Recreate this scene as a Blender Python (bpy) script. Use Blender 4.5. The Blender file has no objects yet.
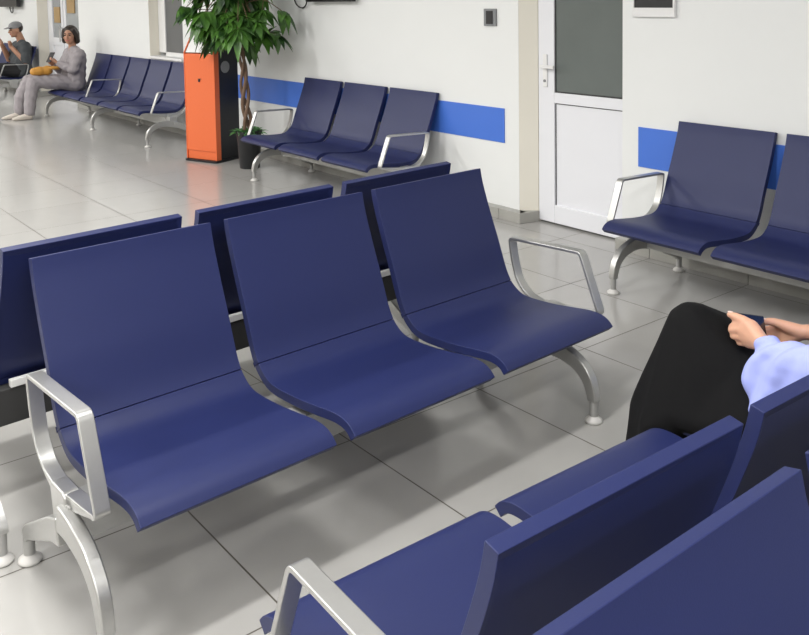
import bpy, bmesh, math, random
from mathutils import Vector, Matrix
C = bpy.context.scene.collection
R = random.Random(7)

# ------------------------------------------------------------------ helpers
def mat(name, col, rough=0.5, metal=0.0, **kw):
    m = bpy.data.materials.new(name); m.use_nodes = True
    b = m.node_tree.nodes['Principled BSDF']
    b.inputs['Base Color'].default_value = (*col, 1)
    b.inputs['Roughness'].default_value = rough
    b.inputs['Metallic'].default_value = metal
    for k, v in kw.items():
        b.inputs[k.replace('_', ' ')].default_value = v
    return m

def noisy(m, scale=40, amount=0.12, bump=0.0, rough_amt=0.0):
    """procedural colour mottling (and optional bump) on a principled material"""
    nt = m.node_tree; b = nt.nodes['Principled BSDF']
    col = tuple(b.inputs['Base Color'].default_value)
    tc = nt.nodes.new('ShaderNodeTexCoord')
    n = nt.nodes.new('ShaderNodeTexNoise'); n.inputs['Scale'].default_value = scale; n.inputs['Detail'].default_value = 4
    nt.links.new(tc.outputs['Object'], n.inputs['Vector'])
    r = nt.nodes.new('ShaderNodeMapRange')
    r.inputs['To Min'].default_value = 1 - amount; r.inputs['To Max'].default_value = 1 + amount
    nt.links.new(n.outputs['Fac'], r.inputs['Value'])
    mx = nt.nodes.new('ShaderNodeVectorMath'); mx.operation = 'SCALE'
    mx.inputs[0].default_value = col[:3]
    nt.links.new(r.outputs['Result'], mx.inputs['Scale'])
    nt.links.new(mx.outputs['Vector'], b.inputs['Base Color'])
    if bump:
        bp = nt.nodes.new('ShaderNodeBump'); bp.inputs['Strength'].default_value = bump; bp.inputs['Distance'].default_value = 0.002
        nt.links.new(n.outputs['Fac'], bp.inputs['Height']); nt.links.new(bp.outputs['Normal'], b.inputs['Normal'])
    if rough_amt:
        r2 = nt.nodes.new('ShaderNodeMapRange'); base = b.inputs['Roughness'].default_value
        r2.inputs['To Min'].default_value = base - rough_amt; r2.inputs['To Max'].default_value = base + rough_amt
        nt.links.new(n.outputs['Fac'], r2.inputs['Value']); nt.links.new(r2.outputs['Result'], b.inputs['Roughness'])
    return m

def obj(name, bm, m, parent=None, smooth=None, bevel=0.0, seg=2):
    bmesh.ops.recalc_face_normals(bm, faces=bm.faces)
    me = bpy.data.meshes.new(name); bm.to_mesh(me); bm.free()
    ms = m if isinstance(m, (list, tuple)) else [m]
    for q in ms: me.materials.append(q)
    o = bpy.data.objects.new(name, me); C.objects.link(o)
    if parent: o.parent = parent
    if smooth is not None:
        me.shade_smooth()
        if smooth < 179:
            me.set_sharp_from_angle(angle=math.radians(smooth))
    if bevel:
        b = o.modifiers.new('bevel', 'BEVEL'); b.width = bevel; b.segments = seg; b.limit_method = 'ANGLE'; b.angle_limit = math.radians(40)
        if smooth is not None: b.harden_normals = True
    return o

def tag(o, label=None, cat=None, group=None, kind=None):
    if label: o['label'] = label
    if cat: o['category'] = cat
    if group: o['group'] = group
    if kind: o['kind'] = kind
    return o

def thing(name, label, cat, loc=(0, 0, 0), rz=0.0, group=None):
    o = bpy.data.objects.new(name, None); C.objects.link(o)
    o.location = loc; o.rotation_euler = (0, 0, rz); o.empty_display_size = 0.1
    return tag(o, label, cat, group)

def box(bm, x0, x1, y0, y1, z0, z1, M=None):
    v = [bm.verts.new((x, y, z)) for x in (x0, x1) for y in (y0, y1) for z in (z0, z1)]
    if M is not None:
        for q in v: q.co = M @ q.co
    for f in ((0, 1, 3, 2), (4, 6, 7, 5), (0, 4, 5, 1), (2, 3, 7, 6), (0, 2, 6, 4), (1, 5, 7, 3)):
        bm.faces.new([v[i] for i in f])

def boxes(*bs):
    bm = bmesh.new()
    for b in bs: box(bm, *b)
    return bm

def lathe(bm, prof, cx=0, cy=0, n=28, close=True):
    """prof: list of (r,z)"""
    rings = []
    for r, z in prof:
        rings.append([bm.verts.new((cx + r * math.cos(2 * math.pi * k / n), cy + r * math.sin(2 * math.pi * k / n), z)) for k in range(n)])
    for a, b in zip(rings, rings[1:]):
        for k in range(n):
            bm.faces.new((a[k], a[(k + 1) % n], b[(k + 1) % n], b[k]))
    if close:
        bm.faces.new(rings[0][::-1]); bm.faces.new(rings[-1])

def catmull(pts, n=5, closed=False):
    out = []; N = len(pts)
    rng = range(N) if closed else range(N - 1)
    for i in rng:
        p1, p2 = Vector(pts[i]), Vector(pts[(i + 1) % N])
        p0 = Vector(pts[(i - 1) % N]) if (closed or i > 0) else p1 * 2 - p2
        p3 = Vector(pts[(i + 2) % N]) if (closed or i < N - 2) else p2 * 2 - p1
        for k in range(n):
            t = k / n
            out.append(0.5 * ((2 * p1) + (p2 - p0) * t + (2 * p0 - 5 * p1 + 4 * p2 - p3) * t * t + (3 * p1 - p0 - 3 * p2 + p3) * t ** 3))
    if not closed: out.append(Vector(pts[-1]))
    return out

def round_poly(pts, rad, n=5, closed=True):
    """2D polyline with rounded corners; rad is one radius or a list"""
    out = []; N = len(pts)
    for i, p in enumerate(pts):
        p = Vector(p); r = rad[i] if isinstance(rad, (list, tuple)) else rad
        if (not closed and i in (0, N - 1)) or r <= 0:
            out.append(p); continue
        a, b = Vector(pts[i - 1]) - p, Vector(pts[(i + 1) % N]) - p
        la, lb = a.length, b.length; a.normalize(); b.normalize()
        d = min(r, la * .48, lb * .48)
        for k in range(n + 1):
            t = k / n
            out.append((p + a * d) * (1 - t) ** 2 + p * 2 * t * (1 - t) + (p + b * d) * t * t)
    return out

def tube(bm, pts, rad, n=8, cap=True):
    pts = [Vector(p) for p in pts]; N = len(pts)
    rr = rad if isinstance(rad, (list, tuple)) else [rad] * N
    prev = None; rings = []
    for i, p in enumerate(pts):
        t = (pts[min(i + 1, N - 1)] - pts[max(i - 1, 0)]).normalized()
        if prev is None:
            a = t.orthogonal().normalized()
        else:
            a = (prev - t * prev.dot(t)).normalized()
        prev = a; b = t.cross(a)
        rings.append([bm.verts.new(p + (a * math.cos(2 * math.pi * k / n) + b * math.sin(2 * math.pi * k / n)) * rr[i]) for k in range(n)])
    for x, y in zip(rings, rings[1:]):
        for k in range(n): bm.faces.new((x[k], x[(k + 1) % n], y[(k + 1) % n], y[k]))
    if cap:
        bm.faces.new(rings[0][::-1]); bm.faces.new(rings[-1])

def copy_tree(o, parent=None):
    c = o.copy(); C.objects.link(c)
    if parent: c.parent = parent
    for ch in list(o.children): copy_tree(ch, c)
    return c

# ------------------------------------------------------------------ materials
M = {}
M['navy'] = noisy(mat('navy_polyurethane', (0.0128, 0.0195, 0.088), 0.46, Specular_IOR_Level=0.40), 350, 0.06, 0.08)
M['alu'] = noisy(mat('painted_aluminium', (0.50, 0.50, 0.49), 0.36, 0.85), 60, 0.04)
M['beam'] = noisy(mat('grey_steel_beam', (0.42, 0.42, 0.41), 0.45, 0.5), 60, 0.05)
M['rail'] = noisy(mat('white_rail', (0.75, 0.75, 0.74), 0.4, 0.1), 60, 0.03)
M['pad'] = noisy(mat('grey_plastic_foot', (0.60, 0.59, 0.57), 0.45), 80, 0.05)
M['wall'] = noisy(mat('white_wall_paint', (0.80, 0.815, 0.81), 0.55), 3, 0.012, 0.0)
M['reveal'] = noisy(mat('cream_reveal_paint', (0.80, 0.77, 0.68), 0.6), 3, 0.015)
M['beige'] = noisy(mat('dimmed_beige_wall', (0.50, 0.48, 0.44), 0.6), 3, 0.02)  # unseen walls, toned darker to cut bounced fill light
M['ceil'] = noisy(mat('white_ceiling', (0.80, 0.80, 0.79), 0.8), 5, 0.01)
M['stripe'] = noisy(mat('blue_wall_band', (0.060, 0.175, 0.66), 0.45), 6, 0.03)
M['base'] = noisy(mat('grey_tile_skirting', (0.36, 0.355, 0.33), 0.3), 12, 0.07)
M['door'] = noisy(mat('white_pvc', (0.80, 0.81, 0.85), 0.3), 4, 0.012)
M['frost'] = noisy(mat('frosted_dark_glass', (0.12, 0.14, 0.135), 0.22, Specular_IOR_Level=0.6), 2.5, 0.12)
M['dark'] = noisy(mat('black_plastic', (0.012, 0.012, 0.014), 0.35), 40, 0.1)
M['shadow_gap'] = noisy(mat('dark_matte_strip', (0.03, 0.03, 0.03), 0.7), 40, 0.1)
M['steel'] = noisy(mat('brushed_steel', (0.60, 0.60, 0.60), 0.3, 0.8), 80, 0.05)
M['whitepl'] = noisy(mat('white_plastic', (0.80, 0.80, 0.80), 0.35), 50, 0.02)
M['orange'] = noisy(mat('orange_powder_coat', (0.74, 0.150, 0.045), 0.45), 90, 0.04)
M['kblack'] = noisy(mat('black_powder_coat', (0.006, 0.007, 0.011), 0.45), 90, 0.1)
M['greysw'] = noisy(mat('grey_switch_plate', (0.22, 0.23, 0.24), 0.4), 60, 0.05)
M['paper'] = noisy(mat('brown_paper_notice', (0.40, 0.27, 0.13), 0.8), 20, 0.1)
M['skinA'] = noisy(mat('skin', (0.60, 0.33, 0.22), 0.5, Subsurface_Weight=0.08), 25, 0.07)
M['skinB'] = noisy(mat('skin_tan', (0.42, 0.22, 0.14), 0.5, Subsurface_Weight=0.05), 25, 0.07)
M['nail'] = noisy(mat('finger_nail', (0.80, 0.58, 0.50), 0.3), 25, 0.04)
M['hairA'] = noisy(mat('dark_brown_hair', (0.022, 0.014, 0.010), 0.5), 60, 0.3, 0.3)
M['skirt'] = noisy(mat('black_cloth', (0.0055, 0.0055, 0.006), 0.85, Specular_IOR_Level=0.15), 60, 0.25, 0.2)
M['blue'] = noisy(mat('periwinkle_cloth', (0.36, 0.41, 0.82), 0.75), 60, 0.05, 0.2)
M['mauve'] = noisy(mat('grey_mauve_cloth', (0.31, 0.285, 0.30), 0.8), 40, 0.06, 0.2)
M['charcoal'] = noisy(mat('charcoal_cloth', (0.055, 0.062, 0.068), 0.8), 40, 0.08, 0.2)
M['blackcloth'] = noisy(mat('dark_trouser_cloth', (0.016, 0.016, 0.018), 0.8), 40, 0.1)
M['cap'] = noisy(mat('grey_cap_cloth', (0.24, 0.24, 0.25), 0.8), 40, 0.06)
M['shoe'] = noisy(mat('pale_shoe_leather', (0.62, 0.56, 0.50), 0.45), 40, 0.05)
M['tan'] = noisy(mat('mustard_leather', (0.56, 0.27, 0.045), 0.5), 30, 0.1)
M['lip'] = noisy(mat('lips', (0.45, 0.14, 0.12), 0.4), 25, 0.05)
M['eye'] = noisy(mat('dark_eye', (0.02, 0.015, 0.012), 0.2), 25, 0.05)
M['trunk'] = noisy(mat('brown_bark', (0.16, 0.10, 0.065), 0.8), 60, 0.35, 0.5)
M['pot'] = noisy(mat('black_pot', (0.018, 0.019, 0.021), 0.45), 40, 0.1)
M['soilgreen'] = noisy(mat('small_bright_leaves', (0.09, 0.26, 0.07), 0.5), 60, 0.4)

def leaf_mat():
    m = mat('green_leaf', (0.03, 0.12, 0.02), 0.38)
    nt = m.node_tree; b = nt.nodes['Principled BSDF']
    tc = nt.nodes.new('ShaderNodeTexCoord'); n = nt.nodes.new('ShaderNodeTexNoise'); n.inputs['Scale'].default_value = 7
    nt.links.new(tc.outputs['Object'], n.inputs['Vector'])
    r = nt.nodes.new('ShaderNodeValToRGB')
    r.color_ramp.elements[0].position = 0.32; r.color_ramp.elements[0].color = (0.012, 0.045, 0.012, 1)
    r.color_ramp.elements[1].position = 0.68; r.color_ramp.elements[1].color = (0.10, 0.25, 0.035, 1)
    nt.links.new(n.outputs['Fac'], r.inputs['Fac']); nt.links.new(r.outputs['Color'], b.inputs['Base Color'])
    return m
M['leaf'] = leaf_mat()

TX, TY, TS = 1.0419, 2.4109, 0.6005
def floor_mat():
    m = mat('grey_porcelain_tiles', (0.4, 0.4, 0.38), 0.16)
    nt = m.node_tree; L = nt.links.new; b = nt.nodes['Principled BSDF']
    g = nt.nodes.new('ShaderNodeNewGeometry'); sp = nt.nodes.new('ShaderNodeSeparateXYZ'); L(g.outputs['Position'], sp.inputs[0])
    def math_(op, a, v=None, bb=None):
        n = nt.nodes.new('ShaderNodeMath'); n.operation = op
        if isinstance(a, (int, float)): n.inputs[0].default_value = a
        else: L(a, n.inputs[0])
        if v is not None:
            if isinstance(v, (int, float)): n.inputs[1].default_value = v
            else: L(v, n.inputs[1])
        return n.outputs[0]
    masks = []; cells = []
    for out, off in ((sp.outputs['X'], TX), (sp.outputs['Y'], TY)):
        t = math_('DIVIDE', math_('SUBTRACT', out, off), TS)
        cells.append(math_('FLOOR', t))
        fr = math_('FRACT', t)
        d = math_('MINIMUM', fr, math_('SUBTRACT', 1.0, fr))
        mr = nt.nodes.new('ShaderNodeMapRange'); mr.inputs['From Min'].default_value = 0.0030; mr.inputs['From Max'].default_value = 0.0048
        L(d, mr.inputs['Value']); masks.append(mr.outputs['Result'])
    mask = math_('MULTIPLY', masks[0], masks[1])
    cmb = nt.nodes.new('ShaderNodeCombineXYZ'); L(cells[0], cmb.inputs[0]); L(cells[1], cmb.inputs[1])
    wn = nt.nodes.new('ShaderNodeTexWhiteNoise'); L(cmb.outputs[0], wn.inputs['Vector'])
    nz = nt.nodes.new('ShaderNodeTexNoise'); nz.inputs['Scale'].default_value = 9; nz.inputs['Detail'].default_value = 6; L(g.outputs['Position'], nz.inputs['Vector'])
    v1 = math_('MULTIPLY', math_('SUBTRACT', wn.outputs['Value'], 0.5), 0.05)
    v2 = math_('MULTIPLY', math_('SUBTRACT', nz.outputs['Fac'], 0.5), 0.06)
    k = math_('ADD', math_('ADD', v1, v2), 1.0)
    sc = nt.nodes.new('ShaderNodeVectorMath'); sc.operation = 'SCALE'; sc.inputs[0].default_value = (0.415, 0.408, 0.392); L(k, sc.inputs['Scale'])
    mx = nt.nodes.new('ShaderNodeMix'); mx.data_type = 'RGBA'
    L(mask, mx.inputs['Factor']); mx.inputs[6].default_value = (0.085, 0.075, 0.062, 1); L(sc.outputs[0], mx.inputs[7])
    L(mx.outputs[2], b.inputs['Base Color'])
    rr = nt.nodes.new('ShaderNodeMapRange'); rr.inputs['To Min'].default_value = 0.6; rr.inputs['To Max'].default_value = 0.17
    L(mask, rr.inputs['Value']); L(rr.outputs['Result'], b.inputs['Roughness'])
    bp = nt.nodes.new('ShaderNodeBump'); bp.inputs['Strength'].default_value = 0.25; bp.inputs['Distance'].default_value = 0.002
    L(mask, bp.inputs['Height']); L(bp.outputs['Normal'], b.inputs['Normal'])
    return m
M['floor'] = floor_mat()

# ------------------------------------------------------------------ people
def hull(bm, spheres, seg=2):
    """convex hull of spheres [(centre, radius)]"""
    tmp = bmesh.new()
    for c, r in spheres:
        bmesh.ops.create_icosphere(tmp, subdivisions=seg, radius=r, matrix=Matrix.Translation(c))
    bmesh.ops.convex_hull(tmp, input=tmp.verts)
    bmesh.ops.delete(tmp, geom=[v for v in tmp.verts if not v.link_faces], context='VERTS')
    me = bpy.data.meshes.new('tmp'); tmp.to_mesh(me); tmp.free(); bm.from_mesh(me); bpy.data.meshes.remove(me)
def ell(bm, c, r, rot=None):
    Mx = Matrix.Translation(c) @ (rot.to_matrix().to_4x4() if rot is not None else Matrix.Identity(4)) @ Matrix.Diagonal((r[0], r[1], r[2], 1))
    bmesh.ops.create_icosphere(bm, subdivisions=3, radius=1, matrix=Mx)
def limb(bm, pts):
    for a, b in zip(pts, pts[1:]): hull(bm, [(Vector(a[0]), a[1]), (Vector(b[0]), b[1])])
def skin(name, bm, m, parent, voxel=.006, smooth=6, fold=None):
    me = bpy.data.meshes.new(name); bm.to_mesh(me); bm.free()
    o = bpy.data.objects.new(name, me); C.objects.link(o)
    r = o.modifiers.new('r', 'REMESH'); r.mode = 'VOXEL'; r.voxel_size = voxel
    s = o.modifiers.new('s', 'SMOOTH'); s.iterations = smooth; s.factor = .5
    dg = bpy.context.evaluated_depsgraph_get()
    m2 = bpy.data.meshes.new_from_object(o.evaluated_get(dg)); m2.name = name
    o.modifiers.clear(); old = o.data; o.data = m2; bpy.data.meshes.remove(old)
    m2.materials.clear(); m2.materials.append(m)
    if fold:
        cs = [v.co.copy() for v in m2.vertices]; ns = [v.normal.copy() for v in m2.vertices]
        flat = []
        for c_, n_ in zip(cs, ns): flat.extend(c_ + n_ * fold(c_))
        m2.vertices.foreach_set('co', flat); m2.update()
    m2.shade_smooth()
    o.parent = parent
    return o
V = Vector
def head(bm, c, fwd, up=V((0, 0, 1)), s=1.0):
    """skull, jaw, nose, ears; c is the head centre, returns frame"""
    f = fwd.normalized(); r = f.cross(up).normalized(); u = r.cross(f).normalized()
    Rm = Matrix((r, f, u)).transposed()
    q = Rm.to_quaternion()
    W = lambda x, y, z: c + (r * x + f * y + u * z) * s
    ell(bm, W(0, -.012, .025), (.074 * s, .092 * s, .090 * s), q)
    ell(bm, W(0, .030, -.035), (.058 * s, .060 * s, .072 * s), q)
    hull(bm, [(W(0, .062, -.088), .020 * s), (W(-.035, .02, -.07), .02 * s), (W(.035, .02, -.07), .02 * s)])
    hull(bm, [(W(0, .088, .012), .008 * s), (W(0, .108, -.025), .011 * s), (W(.012, .092, -.028), .008 * s), (W(-.012, .092, -.028), .008 * s)])
    for sx in (-1, 1):
        ell(bm, W(sx * .075, -.012, -.005), (.010 * s, .020 * s, .032 * s), q)
        ell(bm, W(sx * .036, .070, -.022), (.022 * s, .014 * s, .018 * s), q)
    return W, q
def face(W, q, parent, s=1.0, brow=True):
    for sx in (-1, 1):
        b = bmesh.new(); ell(b, W(sx * .031, .079, .010), (.014 * s, .008 * s, .007 * s), q); obj('eye', b, M['eye'], parent, smooth=180)
        b = bmesh.new(); limb(b, [(W(sx * .014, .087, .030), .0045 * s), (W(sx * .034, .084, .035), .005 * s), (W(sx * .052, .070, .028), .0035 * s)]); obj('eyebrow', b, M['hairA'], parent, smooth=180)
    b = bmesh.new(); ell(b, W(0, .086, -.056), (.024 * s, .009 * s, .009 * s), q); obj('lips', b, M['lip'], parent, smooth=180)

# ---- woman in blue with a black skirt on the right
g = thing('person', 'person in a periwinkle top and long black skirt, sitting with a phone in both hands', 'person', (2.268, 1.06, 0))
def G(x, y, z): return V((x - 2.268, y - 1.06, z))
Pc = V((2.186, 1.274, .582)); px = V((math.cos(.30), 0, -math.sin(.30))); pt = V((0, .35, .94)); pt = (pt - px * pt.dot(px)).normalized(); pn = px.cross(pt)
def Q(v): return v - V((2.268, 1.06, 0))
bm = bmesh.new()
hc = G(2.275, .985, 1.085); Wh, qh = head(bm, hc, V((-.06, 1, -.32)))
limb(bm, [(Wh(0, -.03, -.06), .052), (G(2.272, .93, .93), .055), (G(2.27, .91, .84), .07)])
for s in (-1, 1):
    limb(bm, [(G(2.27, .91, .86), .06), (G(2.27 + s * .165, .92, .835), .058)])
hull(bm, [(G(2.15, .92, .78), .085), (G(2.39, .92, .78), .085), (G(2.17, .99, .44), .10), (G(2.37, .99, .44), .10)])
# arms
limb(bm, [(G(2.095, .925, .825), .048), (G(2.035, .935, .605), .038), (G(2.084, 1.14, .585), .024), (G(2.094, 1.187, .590), .021)])
limb(bm, [(G(2.440, .925, .825), .048), (G(2.490, .945, .620), .038), (G(2.345, 1.165, .562), .024), (G(2.332, 1.208, .553), .021)])
# legs inside the skirt
for x in (2.150, 2.350):
    kz = .06 if x < 2.2 else 0
    limb(bm, [(G(x, 1.02, .41), .075), (G(x, 1.20, .40 + kz / 6), .062), (G(x - .01, 1.39 + kz / 2, .455 + kz), .050), (G(x, 1.47, .30), .05), (G(x, 1.48, .10), .035)])
    hull(bm, [(G(x, 1.46, .065), .035), (G(x, 1.60, .045), .03)])
# hands: palm, four fingers behind the phone, thumb over it
nails = []
HAND = {-1: dict(wr=(2.094, 1.187, .590), thumb=[(2.108, 1.224, .622), (2.110, 1.253, .630), (2.114, 1.276, .631), (2.120, 1.297, .629)],
                 mcp=[(2.102, 1.236, .627), (2.100, 1.247, .607), (2.101, 1.246, .587), (2.104, 1.233, .572)],
                 pip=[(2.112, 1.277, .609), (2.110, 1.286, .593), (2.111, 1.281, .577), (2.113, 1.264, .563)]),
        1: dict(wr=(2.332, 1.208, .553), thumb=[(2.312, 1.248, .565), (2.300, 1.268, .572), (2.288, 1.280, .574), (2.272, 1.290, .574)],
                mcp=[(2.325, 1.256, .558), (2.327, 1.262, .540), (2.326, 1.261, .524), (2.322, 1.250, .511)],
                pip=[(2.303, 1.290, .546), (2.302, 1.295, .531), (2.301, 1.290, .516), (2.298, 1.278, .505)])}
for s in (-1, 1):
    hd_ = HAND[s]; wr = V(hd_['wr']); th_ = [V(q) for q in hd_['thumb']]; ks = [V(q) for q in hd_['mcp']]
    for i in range(4):
        K = ks[i]; Mj = V(hd_['pip'][i]); rr = (.0092, .0096, .0092, .0080)[i]
        D_ = Mj + V((-s * .022, .012, .001)); T_ = Mj + V((-s * (.046 - .005 * abs(i - 1)), .010, .004))
        limb(bm, [(Q(K), rr * 1.15), (Q(Mj), rr), (Q(D_), rr * .92), (Q(T_), rr * .82)])
    hull(bm, [(Q(wr), .020)] + [(Q(k), .0115) for k in ks])
    hull(bm, [(Q(wr), .021), (Q(ks[0]), .012), (Q(th_[0]), .016)])
    limb(bm, [(Q(th_[0]), .0155), (Q(th_[1]), .0125), (Q(th_[2]), .0110), (Q(th_[3]), .0088)])
    nails.append((Q(th_[2] * .25 + th_[3] * .75), th_[3] - th_[2], s))
body = skin('body', bm, M['skinA'], g, .0040, 4)
for c, d_, s in nails:
    b = bmesh.new(); q = d_.to_track_quat('Y', 'Z'); ell(b, c + q @ V((0, .003, .0085)), (.0062, .0085, .0016), q); obj('thumbnail', b, M['nail'], g, smooth=180)
face(Wh, qh, g)
def sk_fold(co):
    return .006 * math.sin(co.x * 55 + 2.0 * math.sin(co.z * 9)) * max(0, min(1, (co.y - .30) * 5)) * max(0, min(1, (.50 - co.z) * 5))
bm = bmesh.new()
hull(bm, [(G(2.13, .99, .425), .100), (G(2.385, .99, .425), .100), (G(2.15, 1.16, .43), .088), (G(2.36, 1.16, .415), .088)])
hull(bm, [(G(2.14, 1.14, .43), .088), (G(2.13, 1.28, .462), .075), (G(2.03, 1.22, .375), .038), (G(2.000, 1.30, .362), .032), (G(2.33, 1.28, .42), .080)])
hull(bm, [(G(2.13, 1.27, .46), .075), (G(2.125, 1.415, .560), .072), (G(2.32, 1.27, .42), .08), (G(2.32, 1.38, .46), .078), (G(2.000, 1.31, .36), .032), (G(1.998, 1.40, .35), .032)])
hull(bm, [(G(2.125, 1.415, .560), .072), (G(2.14, 1.43, .52), .080), (G(2.32, 1.40, .455), .078), (G(2.10, 1.54, .30), .050), (G(2.38, 1.5, .30), .055), (G(2.080, 1.565, .10), .045), (G(2.40, 1.54, .10), .045), (G(2.02, 1.455, .12), .040), (G(2.40, 1.40, .11), .05), (G(1.998, 1.38, .355), .034), (G(1.995, 1.455, .30), .034)])
skin('skirt', bm, M['skirt'], g, .008, 8, sk_fold)
def sl_fold(co):
    w = max(0, min(1, (co.y + .08) * 8))
    return .0055 * math.sin(co.y * 105 + co.z * 85 + 2.5 * math.sin(co.x * 30 + co.z * 20)) * w
bm = bmesh.new()
hull(bm, [(G(2.15, .92, .79), .095), (G(2.39, .92, .79), .095), (G(2.17, .975, .43), .118), (G(2.37, .975, .43), .118)])
for s in (-1, 1):
    limb(bm, [(G(2.27 + s * .05, .91, .845), .075), (G(2.27 + s * .175, .925, .825), .068)])
limb(bm, [(G(2.095, .925, .825), .066), (G(2.035, .938, .612), .064), (G(2.060, 1.06, .578), .058), (G(2.077, 1.13, .568), .047), (G(2.089, 1.170, .583), .033)])
hull(bm, [(G(2.035, .96, .59), .058), (G(2.070, 1.148, .540), .044), (G(2.066, 1.146, .490), .038), (G(2.058, 1.115, .455), .038), (G(2.05, 1.0, .49), .05)])
hull(bm, [(G(2.074, 1.172, .555), .036), (G(2.062, 1.182, .505), .036), (G(2.050, 1.158, .450), .038), (G(2.05, 1.06, .52), .045)])
hull(bm, [(G(2.40, 1.10, .56), .045), (G(2.36, 1.11, .515), .035), (G(2.45, 1.0, .54), .06)])
limb(bm, [(G(2.445, .925, .825), .066), (G(2.490, .950, .630), .068), (G(2.42, 1.055, .590), .060), (G(2.365, 1.128, .570), .046), (G(2.350, 1.150, .566), .034)])
skin('top', bm, M['blue'], g, .007, 6, sl_fold)
bm = bmesh.new()
ell(bm, Wh(0, -.025, .035), (.086, .098, .092), qh); hull(bm, [(Wh(-.06, -.04, .0), .035), (Wh(.06, -.04, .0), .035), (Wh(-.07, -.07, -.13), .03), (Wh(.07, -.07, -.13), .03)])
for s in (-1, 1): limb(bm, [(Wh(s * .07, .02, .05), .024), (Wh(s * .083, -.01, -.04), .022), (Wh(s * .082, -.03, -.13), .02)])
skin('hair', bm, M['hairA'], g, .008, 5)
for x in (2.150, 2.350):
    bm = bmesh.new(); hull(bm, [(G(x, 1.455, .045), .042), (G(x, 1.60, .038), .036), (G(x, 1.46, .075), .04)])
    for v in bm.verts: v.co.z = max(v.co.z, .002)
    obj('shoe', bm, M['dark'], g, smooth=60)
# phone
ph = thing('phone', 'black phone held in both hands above the black skirt', 'phone', tuple(Pc))
Mr = Matrix((px, pt, pn)).transposed().to_4x4()
obj('phone_case', (lambda b: (box(b, -.074, .074, -.037, .037, -.0048, .0042, Mr), b)[1])(bmesh.new()), M['dark'], ph, bevel=.003)
obj('phone_screen', (lambda b: (box(b, -.070, .070, -.034, .034, .0040, .0050, Mr), b)[1])(bmesh.new()), noisy(mat('dark_screen', (.01, .01, .012), .12), 20, .05), ph)

# ---- woman in grey on the far bench, facing the room, head turned to the camera
g = thing('person', 'woman in a grey-mauve outfit and pale shoes on the far bench, holding a phone', 'person', (3.805, 11.81, 0))
def G(x, y, z): return V((x - 3.86, y - 11.75, z))
bm = bmesh.new()
hc = G(3.835, 11.72, 1.035); Wh, qh = head(bm, hc, V((-.62, -.72, -.05)))
limb(bm, [(Wh(0, -.03, -.06), .05), (G(3.87, 11.74, .89), .05), (G(3.88, 11.75, .83), .06)])
hull(bm, [(G(3.895, 11.60, .76), .085), (G(3.895, 11.90, .76), .085), (G(3.86, 11.66, .43), .095), (G(3.86, 11.84, .43), .095)])
hands = {}
for s, el, wr in ((-1, (3.80, 11.52, .60), (3.655, 11.66, .69)), (1, (3.78, 11.98, .58), (3.64, 11.82, .66))):
    limb(bm, [(G(3.89, 11.75 + s * .19, .80), .055), (G(*el), .042), (G(*wr), .027)])
    c = G(*wr); d_ = (V((-.75, -s * .35, .45))).normalized()
    hull(bm, [(c, .024), (c + d_ * .06 + V((0, s * .02, 0)), .016), (c + d_ * .06 - V((0, s * .02, 0)), .016)])
    for i in range(4):
        b0 = c + d_ * .062 + V((0, s * (.024 - .016 * i), .0)); limb(bm, [(b0, .010), (b0 + d_ * .03 + V((-.008, 0, .01)), .009), (b0 + d_ * .045 + V((.008, 0, .02)), .008)])
    limb(bm, [(c + V((0, -s * .02, .01)), .013), (c + d_ * .04 + V((.01, -s * .03, .02)), .010), (c + d_ * .065 + V((.008, -s * .028, .03)), .009)])
for s in (-1, 1):
    y = 11.75 + s * .095
    fx = 0 if s < 0 else .07
    limb(bm, [(G(3.86, y, .42), .09), (G(3.33, y, .475), .06), (G(3.29 - fx, y, .28), .052), (G(3.27 - fx, y, .07), .034)])
    hull(bm, [(G(3.28 - fx, y, .055), .035), (G(3.13 - fx, y - .01, .03), .026)])
skin('body', bm, M['skinB'], g, .0055, 4)
face(Wh, qh, g)
bm = bmesh.new()
hull(bm, [(G(3.895, 11.60, .76), .10), (G(3.895, 11.90, .76), .10), (G(3.86, 11.66, .42), .128), (G(3.86, 11.84, .42), .128)])
hull(bm, [(G(3.88, 11.70, .85), .06), (G(3.88, 11.80, .85), .06), (G(3.895, 11.57, .78), .075), (G(3.895, 11.93, .78), .075)])
for s, el, wr in ((-1, (3.80, 11.52, .60), (3.665, 11.655, .685)), (1, (3.78, 11.98, .58), (3.65, 11.825, .655))):
    limb(bm, [(G(3.89, 11.75 + s * .19, .80), .075), (G(*el), .063), (G(*wr), .044)])
skin('blouse', bm, M['mauve'], g, .008, 6, lambda co: .004 * math.sin(co.z * 70 + 3 * math.sin(co.y * 30)))
bm = bmesh.new()
hull(bm, [(G(3.865, 11.65, .42), .130), (G(3.865, 11.85, .42), .130), (G(3.70, 11.68, .44), .10), (G(3.70, 11.82, .44), .10)])
for s in (-1, 1):
    y = 11.75 + s * .095; fx = 0 if s < 0 else .07
    limb(bm, [(G(3.84, y, .425), .108), (G(3.335, y, .475), .082), (G(3.295 - fx, y, .28), .078), (G(3.275 - fx, y, .10), .070)])
skin('trousers', bm, M['mauve'], g, .008, 6, lambda co: .004 * math.sin(co.z * 45 + co.x * 60))
bm = bmesh.new()
ell(bm, Wh(0, -.030, .042), (.093, .100, .095), qh)
for s in (-1, 1): limb(bm, [(Wh(s * .062, .030, .075), .026), (Wh(s * .085, -.01, .0), .030), (Wh(s * .088, -.03, -.075), .032)])
hull(bm, [(Wh(-.06, -.07, .02), .04), (Wh(.06, -.07, .02), .04), (Wh(-.06, -.075, -.085), .035), (Wh(.06, -.075, -.085), .035)])
skin('hair', bm, M['hairA'], g, .008, 5)
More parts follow.
